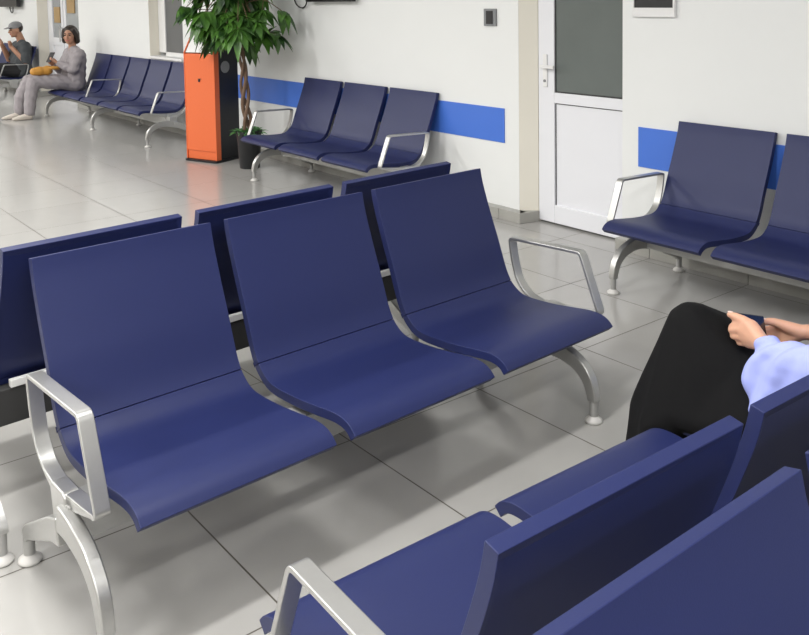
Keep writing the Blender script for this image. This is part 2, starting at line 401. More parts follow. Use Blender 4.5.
for s in (-1, 1):
    fx = 0 if s < 0 else .07; y = 11.75 + s * .095
    bm = bmesh.new(); hull(bm, [(G(3.275 - fx, y, .036), .040), (G(3.16 - fx, y - .01, .03), .036), (G(3.07 - fx, y - .015, .022), .016), (G(3.29 - fx, y, .06), .036)])
    for v in bm.verts: v.co.z = max(v.co.z, .002)
    obj('shoe', bm, M['shoe'], g, smooth=60)
ph = thing('phone', 'dark phone held up by the woman in grey', 'phone', (3.530, 11.795, .765))
Mr = Matrix.Rotation(.55, 4, 'Z') @ Matrix.Rotation(-.95, 4, 'Y')
obj('phone_case', (lambda b: (box(b, -.075, .075, -.037, .037, -.004, .004, Mr), b)[1])(bmesh.new()), noisy(mat('maroon_case', (.05, .018, .02), .4), 30, .1), ph, bevel=.003)
obj('phone_screen', (lambda b: (box(b, -.071, .071, -.034, .034, .0038, .0048, Mr), b)[1])(bmesh.new()), M['dark'], ph)
hb = thing('handbag', 'mustard handbag lying on the lap of the woman in grey', 'handbag', (3.435, 11.72, .57))
bm = bmesh.new(); hull(bm, [(V((-.13, -.0, .03)), .055), (V((.03, .01, .035)), .06), (V((-.08, .06, .02)), .05), (V((.06, .06, .02)), .05)])
skin('bag_body', bm, M['tan'], hb, .006, 5, lambda co: .004 * math.sin(co.x * 60))
bm = bmesh.new(); tube(bm, catmull([(.04, -.02, .06), (.10, -.03, .065), (.16, .0, .055), (.17, .05, .05), (.11, .07, .06), (.05, .05, .07)], 6), .022, 8); obj('strap', bm, M['tan'], hb, smooth=180)

# ---- man in a cap at the far left
g = thing('person', 'man in grey cap and dark t-shirt, hand raised to his mouth', 'person', (3.90, 14.55, 0))
def G(x, y, z): return V((x - 3.90, y - 14.55, z))
bm = bmesh.new()
hc = G(3.845, 14.55, 1.045); Wh, qh = head(bm, hc, V((-1, -.12, -.12)))
limb(bm, [(Wh(0, -.03, -.06), .058), (G(3.92, 14.55, .89), .06), (G(3.93, 14.55, .83), .07)])
hull(bm, [(G(3.92, 14.39, .76), .095), (G(3.92, 14.71, .76), .095), (G(3.90, 14.44, .42), .12), (G(3.90, 14.66, .42), .12)])
for s, el, wr in ((-1, (3.90, 14.29, .575), (3.735, 14.43, .80)), (1, (3.80, 14.80, .58), (3.66, 14.66, .84))):
    limb(bm, [(G(3.92, 14.55 + s * .21, .80), .062), (G(*el), .048), (G(*wr), .031)])
    c = G(*wr); d_ = V((-.35, -s * -.35, .75)).normalized()
    hull(bm, [(c, .028), (c + d_ * .065 + V((0, .022, 0)), .018), (c + d_ * .065 - V((0, .022, 0)), .018)])
    for i in range(4):
        b0 = c + d_ * .066 + V((0, .026 - .017 * i, 0)); limb(bm, [(b0, .011), (b0 + d_ * .03, .010), (b0 + d_ * .035 + V((.028, 0, .0)), .009)])
    limb(bm, [(c + V((.015, 0, .02)), .013), (c + d_ * .05 + V((.028, 0, 0)), .011), (c + d_ * .075 + V((.03, 0, 0)), .010)])
for s in (-1, 1):
    y = 14.55 + s * .11
    limb(bm, [(G(3.88, y, .42), .095), (G(3.42, y, .47), .065), (G(3.42, y, .27), .055), (G(3.43, y, .07), .038)])
    hull(bm, [(G(3.43, y, .055), .038), (G(3.24, y, .032), .030)])
skin('body', bm, M['skinB'], g, .006, 4)
face(Wh, qh, g)
bm = bmesh.new()
hull(bm, [(G(3.92, 14.39, .76), .112), (G(3.92, 14.71, .76), .112), (G(3.90, 14.45, .42), .138), (G(3.90, 14.65, .42), .138)])
hull(bm, [(G(3.92, 14.50, .845), .06), (G(3.92, 14.60, .845), .06), (G(3.92, 14.36, .78), .08), (G(3.92, 14.74, .78), .08)])
for s, el in ((-1, (3.90, 14.29, .60)), (1, (3.82, 14.79, .61))):
    limb(bm, [(G(3.92, 14.55 + s * .21, .80), .082), (G(*el), .068)])
skin('t_shirt', bm, M['charcoal'], g, .008, 6, lambda co: .004 * math.sin(co.z * 55 + co.y * 30))
bm = bmesh.new()
hull(bm, [(G(3.90, 14.46, .41), .122), (G(3.90, 14.64, .41), .122), (G(3.7, 14.46, .43), .10), (G(3.7, 14.64, .43), .10)])
for s in (-1, 1):
    y = 14.55 + s * .11
    limb(bm, [(G(3.88, y, .42), .112), (G(3.425, y, .47), .085), (G(3.425, y, .27), .075), (G(3.435, y, .09), .065)])
skin('trousers', bm, M['blackcloth'], g, .008, 6)
for s in (-1, 1):
    y = 14.55 + s * .11
    bm = bmesh.new(); hull(bm, [(G(3.43, y, .045), .045), (G(3.25, y, .035), .038), (G(3.44, y, .07), .042)])
    for v in bm.verts: v.co.z = max(v.co.z, .002)
    obj('shoe', bm, M['dark'], g, smooth=60)
bm = bmesh.new(); ell(bm, Wh(0, -.035, .03), (.080, .085, .085), qh); skin('hair', bm, M['hairA'], g, .008, 3)
bm = bmesh.new(); ell(bm, Wh(0, -.012, .062), (.086, .104, .072), qh); hull(bm, [(Wh(-.055, .06, .055), .008), (Wh(.055, .06, .055), .008), (Wh(-.04, .155, .040), .006), (Wh(.04, .155, .040), .006)])
skin('cap', bm, M['cap'], g, .006, 4)

# ------------------------------------------------------------------ the room
XW = 4.172                    # face of the wall the photo looks at
X0, X1, Y0, Y1, H = -4.5, 4.45, -4.5, 20.5, 2.85
def struct(name, bm, m, parent=None, **k):
    o = obj(name, bm, m, parent, **k)
    if parent is None: o['kind'] = 'structure'
    return o
struct('floor', boxes((X0 - .2, X1 + .2, Y0 - .2, Y1 + .2, -.1, 0)), M['floor'])
struct('ceiling', boxes((X0 - .2, X1 + .2, Y0 - .2, Y1 + .2, H, H + .1)), M['ceil'])
struct('wall_left', boxes((X0 - .15, X0, Y0, Y1, 0, H)), M['beige'])
struct('wall_front', boxes((X0, X1, Y0 - .15, Y0, 0, H)), M['beige'])
struct('wall_back', boxes((X0, X1, Y1, Y1 + .15, 0, H)), M['beige'])
D1 = (3.252, 4.085, 0, 2.12); D2 = (12.60, 14.53, 0, 2.12); W1 = (9.20, 10.13, .82, 2.2)
bm = bmesh.new()
segs = [(Y0, D1[0]), (D1[1], W1[0]), (W1[1], D2[0]), (D2[1], Y1)]
for a, b in segs: box(bm, XW, X1, a, b, 0, H)
for o_ in (D1, D2): box(bm, XW, X1, o_[0], o_[1], o_[3], H)
box(bm, XW, X1, W1[0], W1[1], 0, W1[2]); box(bm, XW, X1, W1[0], W1[1], W1[3], H)
struct('wall_right', bm, M['wall'])
# cream paint on the far reveals of the three recesses
n = 0
for o_, depth in ((D1, .118), (D2, .16), (W1, .13)):
    n += 1
    if n == 1:       # splayed: the reveal narrows towards the door frame
        bm = bmesh.new(); q = [(XW + .001, o_[1] - .0005), (XW + .083, 3.993), (XW + .27, 3.993), (XW + .27, o_[1] - .0005)]
        a_ = [bm.verts.new((x, y, 0.001)) for x, y in q]; b_ = [bm.verts.new((x, y, o_[3] - .001)) for x, y in q]
        for i in range(4): bm.faces.new((a_[i], a_[(i + 1) % 4], b_[(i + 1) % 4], b_[i]))
        bm.faces.new(a_[::-1]); bm.faces.new(b_); struct('trim_1', bm, M['reveal'])
    else: struct('trim_%d' % n, boxes((XW + .002, XW + depth, o_[1] - .006, o_[1] - .0005, o_[2] + .0, o_[3])), M['reveal'])
# blue bands on the wall
struct('trim_4', boxes((XW - .006, XW - .0005, 4.215, 8.9, .500, .731)), M['stripe'])
struct('trim_5', boxes((XW - .006, XW - .0005, -2.6, 3.136, .496, .724)), M['stripe'])
# tiled skirting: one mesh with a joint every 0.6 m
bm = bmesh.new()
def skirting(y0, y1):
    y = y0
    ks = [TY + TS * k for k in range(-12, 32) if y0 + .02 < TY + TS * k < y1 - .02]
    e = [y0] + ks + [y1]
    for a, b in zip(e, e[1:]):
        box(bm, XW - .068, XW - .0005, a + .0015, b - .0015, 0.0005, .070)
skirting(Y0 + .01, D1[0] - .0); skirting(D1[1] - .068, D2[0]); skirting(D2[1] - .068, Y1 - .01)
q = [(XW - .068, D1[1] - .068), (XW + .080, 3.982), (XW + .080, 3.992), (XW - .0, D1[1] - .004)]
a_ = [bm.verts.new((x, y, 0.0005)) for x, y in q]; b_ = [bm.verts.new((x, y, .070)) for x, y in q]
for i in range(4): bm.faces.new((a_[i], a_[(i + 1) % 4], b_[(i + 1) % 4], b_[i]))
bm.faces.new(a_[::-1]); bm.faces.new(b_)
box(bm, XW + .0005, XW + .155, D2[1] - .055, D2[1] - .0065, .0005, .070)
struct('baseboard_right', bm, M['base'], bevel=.002)

# ---- the white door with a tall dark pane
d = thing('door_1', None, None, (4.256, 0, 0)); d['kind'] = 'structure'
y0, y1 = D1[0] + .004, 3.990
bm = boxes((0, .05, y1 - .135, y1, .012, 2.08), (0, .05, y0, y0 + .035, .012, 2.08),
           (0, .05, y0 + .035, y1 - .135, .790, .858), (0, .05, y0 + .035, y1 - .135, .012, .13), (0, .05, y0 + .035, y1 - .135, 1.96, 2.08))
obj('door_frame', bm, M['door'], d, bevel=.004)
bm = boxes((.016, .034, y0 + .03, y1 - .13, .125, .795)); obj('lower_panel', bm, M['door'], d)
bm = bmesh.new()
for k in range(1, 6): pass
obj('glass_pane', boxes((.014, .036, y0 + .03, y1 - .13, .855, 1.965)), M['frost'], d)
bm = boxes((.010, .018, y1 - .142, y1 - .132, .856, 1.965), (.010, .018, y0 + .032, y0 + .042, .856, 1.965), (.010, .018, y0 + .03, y1 - .13, .856, .866),
           (.012, .018, y1 - .140, y1 - .134, .13, .790), (.012, .018, y0 + .03, y1 - .13, .784, .7905))
obj('glazing_seal', bm, M['shadow_gap'], d)  # seal strips whose dark colour also paints the small shadow lines
bm = boxes((-.010, .0, y1 - .083, y1 - .047, .89, 1.10)); box(bm, -.05, -.008, y1 - .074, y1 - .056, 1.015, 1.033); box(bm, -.055, -.040, y1 - .175, y1 - .056, 1.013, 1.035)
hd = obj('handle', bm, M['whitepl'], d, bevel=.004)
bm = bmesh.new(); lathe(bm, [(.009, 0), (.009, .006)], n=16); bm.transform(Matrix.Translation((-.010, y1 - .065, .93)) @ Matrix.Rotation(-math.pi / 2, 4, 'Y')); obj('keyhole', bm, M['greysw'], hd)
struct('wall_inner', boxes((4.43, 4.449, D1[0] - .1, D1[1] + .1, 0, 2.2), (4.43, 4.449, D2[0] - .1, D2[1] + .1, 0, 2.2), (4.43, 4.449, W1[0] - .1, W1[1] + .1, .8, 2.25)), M['ceil'])
# ---- the far double door
d = thing('door_2', None, None, (4.332, 0, 0)); d['kind'] = 'structure'
ya, yb, ym = D2[1] - .008, D2[0] + .004, 13.76
bm = boxes((0, .05, ya - .22, ya, .012, 2.08), (0, .05, ym + .03, ym + .12, .012, 2.08), (0, .05, ym - .10, ym - .005, .012, 2.08), (0, .05, yb, yb + .12, .012, 2.08),
           (0, .05, ym + .12, ya - .22, .80, .92), (0, .05, yb + .12, ym - .10, .80, .92),
           (0, .05, ym + .12, ya - .22, .012, .14), (0, .05, yb + .12, ym - .10, .012, .14),
           (0, .05, ym + .12, ya - .22, 1.95, 2.08), (0, .05, yb + .12, ym - .10, 1.95, 2.08))
obj('door_frame', bm, M['door'], d, bevel=.004)
obj('lower_panel', boxes((.016, .034, ym + .115, ya - .215, .135, .805), (.016, .034, yb + .115, ym - .095, .135, .805)), M['door'], d)
obj('glass_pane', boxes((.014, .036, yb + .115, ym - .095, .915, 1.955)), noisy(mat('pale_glass', (.36, .38, .39), .2), 2, .08), d)
obj('glass_pane', boxes((.014, .036, ym + .115, ya - .215, .915, 1.955)), noisy(mat('grey_glass', (.30, .32, .34), .2), 2, .1), d)
obj('paper_notice', boxes((-.002, .012, 13.25, 13.58, 1.30, 1.64)), M['paper'], d)
obj('paper_notice', boxes((-.002, .012, 13.93, 14.20, 1.15, 1.39)), M['paper'], d)
obj('handle', boxes((-.05, -.035, ym + .05, ym + .075, .86, 1.10), (-.05, .0, ym + .05, ym + .075, .88, .90), (-.05, .0, ym + .05, ym + .075, 1.06, 1.08)), M['steel'], d, bevel=.004)
# ---- the frosted window
w = thing('window_1', None, None, (0, 0, 0)); w['kind'] = 'structure'
a, b, z0, z1 = W1
obj('window_frame', boxes((4.285, 4.325, b - .20, b - .008, z0 + .04, z1 - .002), (4.285, 4.325, a + .002, a + .05, z0 + .04, z1 - .002), (4.285, 4.325, a + .05, b - .20, z0 + .005, z0 + .05), (4.285, 4.325, a + .05, b - .20, z1 - .05, z1 - .002)), M['whitepl'], w, bevel=.003)
obj('window_pane', boxes((4.298, 4.310, a + .045, b - .195, z0 + .045, z1 - .045)), noisy(mat('frosted_grey_pane', (.11, .115, .12), .3), 2, .08), w)
obj('window_sill', boxes((XW - .03, 4.29, a - .0, b - .008, z0 - .022, z0 + .006)), M['whitepl'], w, bevel=.004)

# ------------------------------------------------------------------ things on the wall
t = thing('wall_monitor', 'dark wall screen with a hanging cable, between potted plant and grey wall switch', 'screen', (XW, 6.33, 1.435))
obj('screen_body', boxes((-.085, -.035, -.48, .20, .012, .45)), M['dark'], t, bevel=.006)
obj('wall_bracket', boxes((-.036, -.0005, -.2, .1, .15, .4)), M['greysw'], t)
bm = bmesh.new(); tube(bm, catmull([(-.05, .19, .20), (-.04, .24, .08), (-.030, .27, .0), (-.022, .33, -.036), (-.016, .42, -.030), (-.012, .50, .04), (-.0065, .54, .25)], 6), .006); obj('cable', bm, M['dark'], t, smooth=180)
t = thing('wall_monitor', 'blurred dark wall screen high in the far left corner above the seated man', 'screen', (XW, 15.75, 1.395))
obj('screen_body', boxes((-.12, -.05, -.55, .55, 0, .68)), M['dark'], t, bevel=.006)
obj('wall_bracket', boxes((-.051, -.0005, -.15, .15, .15, .5)), M['greysw'], t)
bm = bmesh.new(); tube(bm, catmull([(-.06, .12, .1), (-.05, .11, -.02), (-.045, .05, -.09), (-.045, -.03, -.09), (-.045, -.06, -.02), (-.04, -.06, .2)], 6), .009); obj('cable', bm, M['dark'], t, smooth=180)
t = thing('wall_switch', 'small grey square wall switch with a dark centre', 'switch', (XW, 4.339, 1.335))
obj('plate', boxes((-.014, -.0005, -.058, .058, -.058, .058)), M['greysw'], t, bevel=.003)
obj('rocker', boxes((-.020, -.013, -.030, .030, -.044, .044)), M['dark'], t, bevel=.002)
t = thing('notice_board', 'black panel in a white frame on the wall right of the white door', 'notice', (XW, 3.030, 1.350))
obj('frame', boxes((-.022, -.0005, -.14, .14, 0, .052), (-.022, -.0005, -.14, .14, .42, .45), (-.022, -.0005, -.14, -.128, .052, .42), (-.022, -.0005, .128, .14, .052, .42)), M['whitepl'], t, bevel=.002)
obj('panel', boxes((-.016, -.0005, -.13, .13, .05, .422)), M['dark'], t)

# ------------------------------------------------------------------ benches
P, SW, TH = 0.6116, 0.5514, 0.028
whole = catmull([(-.266, .790), (-.256, .745), (-.238, .690), (-.203, .598), (-.171, .520), (-.147, .455), (-.126, .402), (-.1035, .3645),
                 (-.083, .345), (-.054, .328), (-.015, .3205), (.05, .321), (.12, .325), (.20, .334), (.265, .342), (.305, .3435), (.337, .339), (.362, .327), (.380, .309)], 4)
CREASE = 7 * 4

def shell(lo, hi, half, th, recess=None, gap=(0, 0)):
    """a bent slab: part of the profile in (u,z) swept along x; front surface on the profile, thickness behind it"""
    bm = bmesh.new(); F = []; B = []; last = len(whole) - 1
    for i in range(lo, hi + 1):
        p = whole[i].copy()
        t = (whole[min(i + 1, last)] - whole[max(i - 1, 0)]).normalized()
        if i == lo: p += t * gap[0]
        if i == hi: p -= t * gap[1]
        q = p + Vector((t.y, -t.x)) * th
        F.append([bm.verts.new((s * half, p.x, p.y)) for s in (-1, 1)])
        B.append([bm.verts.new((s * half, q.x, q.y)) for s in (-1, 1)])
    N = len(F)
    rear = []
    for i in range(N - 1):
        bm.faces.new((F[i][0], F[i][1], F[i + 1][1], F[i + 1][0]))
        rear.append(bm.faces.new((B[i][0], B[i + 1][0], B[i + 1][1], B[i][1])))
        bm.faces.new((F[i][0], F[i + 1][0], B[i + 1][0], B[i][0])); bm.faces.new((F[i][1], B[i][1], B[i + 1][1], F[i + 1][1]))
    bm.faces.new((F[0][0], B[0][0], B[0][1], F[0][1])); bm.faces.new((F[-1][0], F[-1][1], B[-1][1], B[-1][0]))
    bmesh.ops.recalc_face_normals(bm, faces=bm.faces)
    if recess:
        bmesh.ops.inset_region(bm, faces=rear, thickness=recess[0], depth=-recess[1], use_even_offset=True)
    return bm
seat_mesh = None
def sweep_rect(bm, path, w, t, closed, taper=None, centre=0.0):
    """flat bar: path in (u,z), width w along x, thickness t in the plane"""
    N = len(path); rings = []
    for i, p in enumerate(path):
        a = path[(i + 1) % N] if (closed or i < N - 1) else p
        b = path[(i - 1) % N] if (closed or i > 0) else p
        d = (a - b).normalized(); nn = Vector((-d.y, d.x))
        tt = t if taper is None else taper[i][1]; ww = w if taper is None else taper[i][0]
        c = []
        for sx, sn in ((-1, -1), (1, -1), (1, 1), (-1, 1)):
            q = p + nn * tt / 2 * sn
            c.append(bm.verts.new((centre + sx * ww / 2, q.x, q.y)))
        rings.append(c)
    for i in range(N if closed else N - 1):
        a, b = rings[i], rings[(i + 1) % N]
        for k in range(4): bm.faces.new((a[k], a[(k + 1) % 4], b[(k + 1) % 4], b[k]))
    if not closed:
        bm.faces.new(rings[0][::-1]); bm.faces.new(rings[-1])

def plate(bm, poly, x0, x1):
    a = [bm.verts.new((x0, p[0], p[1])) for p in poly]; b = [bm.verts.new((x1, p[0], p[1])) for p in poly]
    N = len(poly)
    for i in range(N): bm.faces.new((a[i], a[(i + 1) % N], b[(i + 1) % N], b[i]))
    bm.faces.new(a[::-1]); bm.faces.new(b)

arm_pts = [(-.141, .520), (.207, .532), (.293, .318), (.03, .288), (-.055, .310), (-.104, .360), (-.128, .440)]
arm_path = round_poly(arm_pts, [.018, .016, .018, .05, .03, .03, .05], 5)
leg_front = [(.10, .208), (.175, .220), (.25, .215), (.320, .190), (.362, .148), (.380, .100), (.383, .075)]
leg_rear = [(.10, .208), (.05, .194), (-.012, .164), (-.082, .128), (-.142, .097), (-.166, .075)]
leg_side = [(.10, .245), (.17, .240), (.250, .218), (.310, .172), (.335, .118), (.343, .075)]
leg_rear_long = [(.10, .240), (.0, .240), (-.10, .225), (-.22, .190), (-.34, .140), (-.412, .095), (-.425, .075)]
protos = {}
def part(key, name, make, m, parent, loc, **k):
    """a part of its own at loc under parent; repeats share mesh data"""
    if key not in protos:
        o = obj(name, make(), m, parent, **k); protos[key] = o
    else:
        s = protos[key]; o = s.copy(); C.objects.link(o); o.name = name; o.parent = parent
    o.location = loc
    return o

def arm_bm():
    bm = bmesh.new(); sweep_rect(bm, arm_path, .040, .0115, True); return bm
def bracket_bm():
    bm = bmesh.new()
    plate(bm, [(-.075, .322), (-.05, .309), (.03, .286), (.280, .320), (.262, .304), (.15, .272), (.135, .215), (.055, .205), (.02, .262), (-.045, .290)], -.016, .016)
    return bm
def hub_bm():
    bm = bmesh.new()
    q = round_poly([(.045, .180), (.118, .180), (.122, .306), (.020, .306)], .022, 4)
    plate(bm, [tuple(p) for p in q], -.022, .022); return bm
def leg_bm(long=False, side=False):
    bm = bmesh.new()
    for pts in (leg_side if side else leg_front, leg_rear_long if long else leg_rear):
        pa = catmull(pts, 4); N = len(pa)
        sweep_rect(bm, pa, .036, .04, False, [(.036 - .003 * i / N, .068 - .033 * min(1, i / N * 1.1)) for i in range(N)])
    return bm
def foot_bm():
    bm = bmesh.new(); lathe(bm, [(.0001, .008), (.015, .008), (.015, .085), (.0001, .085)], n=20, close=False)
    return bm
def pad_bm():
    bm = bmesh.new(); lathe(bm, [(.028, 0.0005), (.031, .004), (.030, .010), (.022, .016), (.016, .021), (.014, .025)], n=24); return bm

def bench(name_loc, rz, n, label, legs, arms, long_first=False, offs=None, squeeze=None, rear=False, arm_u=0.0):
    t = thing('waiting_bench', label, 'bench', name_loc, rz, 'navy blue waiting room benches')
    xs = offs or [i * P for i in range(n)]
    for x in xs:
        part('seat', 'seat', lambda: shell(CREASE, len(whole) - 1, SW / 2, TH, None, (.0006, 0)), M['navy'], t, (x, 0, 0), smooth=50, bevel=.002, seg=2)
        part('back', 'backrest', lambda: shell(0, CREASE, SW / 2, TH, (.022, .007), (0, .0006)), M['navy'], t, (x, 0, 0), smooth=50, bevel=.002, seg=2)
    ex = [x for x, _ in arms] + [x for x in legs]
    lo = min([xs[0] - .22] + ex); hi = max([xs[-1] + .22] + ex)
    bm = boxes((lo, hi, .062, .138, .185, .282)); obj('beam', bm, M['beam'], t, bevel=.004)
    for x in xs:
        for q in (-.17, .17): part('sb', 'seat_bracket', lambda: boxes((-.02, .02, -.075, .11, .270, .294)), M['beam'], t, (x + q, 0, 0), bevel=.002)
    if rear: obj('seat_rail', boxes((xs[0] - .235, xs[-1] + .23, -.176, -.156, .352, .374)), M['rail'], t, bevel=.002)
    if rear: obj('rear_dark_bar', boxes((xs[0] - .34, xs[-1] + .25, -.172, -.128, .245, .351)), M['shadow_gap'], t, bevel=.003)  # dark bar added to fill the dark band below the rail
    for x, br in arms:
        a = part('arm', 'armrest', arm_bm, M['alu'], t, (x, arm_u, 0), smooth=35, bevel=.003)
        if br:
            part('bracket', 'bracket', bracket_bm, M['alu'], a, (0, 0, 0), bevel=.003)
            part('hub', 'hub', hub_bm, M['alu'], a, (-.004 if x < .6 else .004, 0, 0), bevel=.006, smooth=35)
    for k, x in enumerate(legs):
        lf = long_first and k == 0; sd = squeeze == k
        lg = part('leg_long' if lf else 'leg_side' if sd else 'leg', 'leg_frame', lambda: leg_bm(lf, sd), M['alu'], t, (x, 0, 0), smooth=40, bevel=.005, seg=3)
        for u in (.343 if sd else .383, -.425 if lf else -.166):
            f = part('foot', 'foot', foot_bm, M['beam'], lg, (0, u, 0), smooth=40)
            part('padf', 'foot_pad', pad_bm, M['pad'], f, (0, 0, 0), smooth=60)
    return t
PI = math.pi
# local +y of a bench is where its sitters face, local x runs along it
aC, aB, aD, aE = 0.0496, 0.0710, -0.0216, 0.0080
def facing_minus(x, y, a, n):   # rows whose measured origin is the seat at the left end of the photo
    e = (x + (n - 1) * P * math.cos(a), y + (n - 1) * P * math.sin(a), 0)
    return e, PI + a
L3 = 2.5 * P; 
loc, rz = facing_minus(0.9711, 2.2821, aC, 3)     # local x runs from the right-hand seat to the left-hand one
def mir(s): return 2 * P - s
bench(loc, rz, 3, 'empty three-seat navy bench in the centre, facing the camera with both armrests in view', [mir(-.349), mir(1.382)], [(mir(-.326), True), (mir(1.547), True)], squeeze=0)
bench((0.8834, 2.9242, 0), aB, 3, 'three-seat navy bench standing back to back behind the central bench, only its backs showing', [-.36, 1.40], [(1.55, True)], long_first=True, rear=True).scale = (1, 1, 1.022)
bench((1.0424, 1.0729, 0), aD, 3, 'three-seat navy bench in the right foreground with the black-skirted sitter, seen from behind', [.02, 1.53], [(-.296, True), (1.547, True)], arm_u=-.018)
loc, rz = facing_minus(0.9651, 0.3696, aE, 3)
bench(loc, rz, 3, 'nearest navy bench in the bottom right corner, only its backrests in view', [mir(0.1), mir(1.4)], [(mir(1.547), True)])
# benches along the wall, facing away from it
def wall_bench(x, y, n, label, legs, arms, offs=None):
    return bench((x, y, 0), PI / 2, n, label, legs, arms, offs=offs)
# local +y = -X of the world, local +x = +Y: mirror the measured order
def wb(x, y0, n, label, legs, arms):
    yl = y0 - (n - 1) * P
    m2 = lambda s: (n - 1) * P - s
    return wall_bench(x, yl, n, label, [m2(s) for s in legs], [(m2(s), b) for s, b in arms])
wb(3.87, 6.37, 3, 'empty three-seat navy bench under the blue band, beside the potted plant', [-.045, 1.53], [(-.300, False), (1.545, True)])
wb(3.87, 2.572, 3, 'navy bench against the wall right of the white door', [-.20, 1.40], [(-.296, False)])
wb(3.87, 11.575, 5, 'long navy bench at the back left where the woman in grey sits', [-.33, 1.36, 2.96], [(.90, True), (2.85, True)])
wb(3.80, 15.84, 3, 'navy bench at the far left edge where the man in a cap sits', [0.1, 1.5], [(1.547, True)])

# ------------------------------------------------------------------ orange kiosk
t = thing('service_kiosk', 'tall orange and black kiosk standing beside the potted plant', 'kiosk', (3.61, 7.329, 0), 0)
ang = math.atan2(.354, -.127)            # along the orange face, away from the near corner
t.rotation_euler = (0, 0, ang)
# local x: along the front to the left of the photo, local y: towards the front is +? (depth is -y)
W_, DP = .378, .315
prof = [(0, .02), (0, 1.0), (-.20, 1.30), (-DP, 1.30), (-DP, .02)]
bm = bmesh.new()
A = [bm.verts.new((.004, y - .0, z)) for y, z in [(-.05, .02), (-.05, .985), (-.215, 1.285), (-DP, 1.285), (-DP, .02)]]
B_ = [bm.verts.new((W_ - .004, v.co.y, v.co.z)) for v in A]
for i in range(5): bm.faces.new((A[i], A[(i + 1) % 5], B_[(i + 1) % 5], B_[i]))
bm.faces.new(A[::-1]); bm.faces.new(B_)
obj('cabinet', bm, M['kblack'], t, bevel=.004)
bm = bmesh.new()
A = [(0, .02), (0, 1.0), (-.20, 1.32), (-.245, 1.32), (-.062, 1.0), (-.062, .02)]
for x0, x1 in ((0, .012), (W_ - .012, W_)): 
    plate(bm, A, x0, x1)
box(bm, .012, W_ - .012, -.03, -.012, .02, .99)
obj('front_shell', bm, M['orange'], t, bevel=.004)
bm = boxes((.012, W_ - .012, -.0125, -.003, .10, .985)); obj('front_door', bm, M['orange'], t, bevel=.002)
Ms = Matrix.Translation((0, -.004, 1.0)) @ Matrix.Rotation(math.atan2(.32, .20) - PI / 2 + PI / 2, 4, 'X')
bm = bmesh.new()
plate(bm, [(-.012, 1.0), (-.205, 1.31), (-.225, 1.305), (-.032, .995)], .014, W_ - .014)
obj('console', bm, M['whitepl'], t, bevel=.003)
bm = bmesh.new(); plate(bm, [(-.075, 1.108), (-.185, 1.285), (-.187, 1.284), (-.077, 1.107)], .06, W_ - .06); bm.transform(Matrix.Translation((0, .004, .003))); obj('screen', bm, M['dark'], t)
bm = bmesh.new(); lathe(bm, [(.012, 0), (.012, .006)], n=16); bm.transform(Matrix.Translation((.19, -.0032, .745)) @ Matrix.Rotation(-PI / 2, 4, 'X')); obj('lock', bm, M['kblack'], t)
bm = boxes((.165, .205, -.0035, .0, .757, .763)); obj('slot', bm, M['kblack'], t)
bm = bmesh.new(); lathe(bm, [(.055, 0), (.055, .004), (.050, .006)], n=32); bm.transform(Matrix.Translation((.0042, -.145, .865)) @ Matrix.Rotation(-PI / 2, 4, 'Y')); obj('vent_disc', bm, noisy(mat('grey_grille', (.24, .245, .25), .5), 200, .2), t)
bm = bmesh.new(); q = round_poly([(-.012, .02), (W_ + .012, .02), (W_ + .012, -DP - .01), (-.012, -DP - .01)], [.03, .03, .01, .01], 4)
a_ = [bm.verts.new((p.x, p.y, .0005)) for p in q]; b_ = [bm.verts.new((p.x, p.y, .0195)) for p in q]
for i in range(len(q)): bm.faces.new((a_[i], a_[(i + 1) % len(q)], b_[(i + 1) % len(q)], b_[i]))
bm.faces.new(a_[::-1]); bm.faces.new(b_); obj('plinth', bm, M['kblack'], t)

# ------------------------------------------------------------------ potted plant
t = thing('potted_tree', 'tall leafy artificial tree with twisted trunk in a black pot', 'plant', (3.74, 6.955, 0))
bm = bmesh.new(); lathe(bm, [(.085, .0005), (.088, .004), (.108, .30), (.117, .31), (.117, .332), (.105, .332), (.103, .30), (.0001, .298)], n=36, close=False); bm.faces.new([v for v in bm.verts if abs(v.co.z - .0005) < 1e-5]); obj('pot', bm, M['pot'], t, smooth=40)
bm = bmesh.new()
def stalk(ph, r0, top, wob=.032, n=26):
    pts = []
    for k in range(n + 1):
        f = k / n; z = .28 + (top - .28) * f
        a = ph + f * 9.0
        lean = Vector((-.01, .10, 0)) * f
        pts.append((lean.x + wob * math.cos(a) * (1 - .3 * f), lean.y + wob * math.sin(a) * (1 - .3 * f), z))
    tube(bm, pts, [r0 * (1 - .35 * k / n) for k in range(n + 1)], 8)
    return pts[-1]
tops = [stalk(0, .020, 1.18), stalk(2.1, .018, 1.24), stalk(4.2, .017, 1.10)]
obj('trunk', bm, M['trunk'], t, smooth=180)
def leaflet(bm, base, direc, up, ln, wd, droop, mi=0):
    direc = direc.normalized(); side = direc.cross(up).normalized(); up = side.cross(direc).normalized()
    rows = []; n = 6
    for k in range(n + 1):
        f = k / n
        wk = wd * (math.sin(PI * min(1, f * 1.02) ** .8) ** .9 if 0 < f < 1 else 0)
        c = base + direc * ln * f - Vector((0, 0, 1)) * droop * ln * f * f
        rows.append((bm.verts.new(c + side * wk + up * wk * .35), bm.verts.new(c), bm.verts.new(c - side * wk + up * wk * .35)) if 0 < f < 1 else (bm.verts.new(c),))
    for a, b in zip(rows, rows[1:]):
        if len(a) == 1: bm.faces.new((a[0], b[1], b[0])); bm.faces.new((a[0], b[2], b[1]))
        elif len(b) == 1: bm.faces.new((a[0], a[1], b[0])); bm.faces.new((a[1], a[2], b[0]))
        else: bm.faces.new((a[0], a[1], b[1], b[0])); bm.faces.new((a[1], a[2], b[2], b[1]))
bm = bmesh.new(); bs = bmesh.new()
R.seed(11)
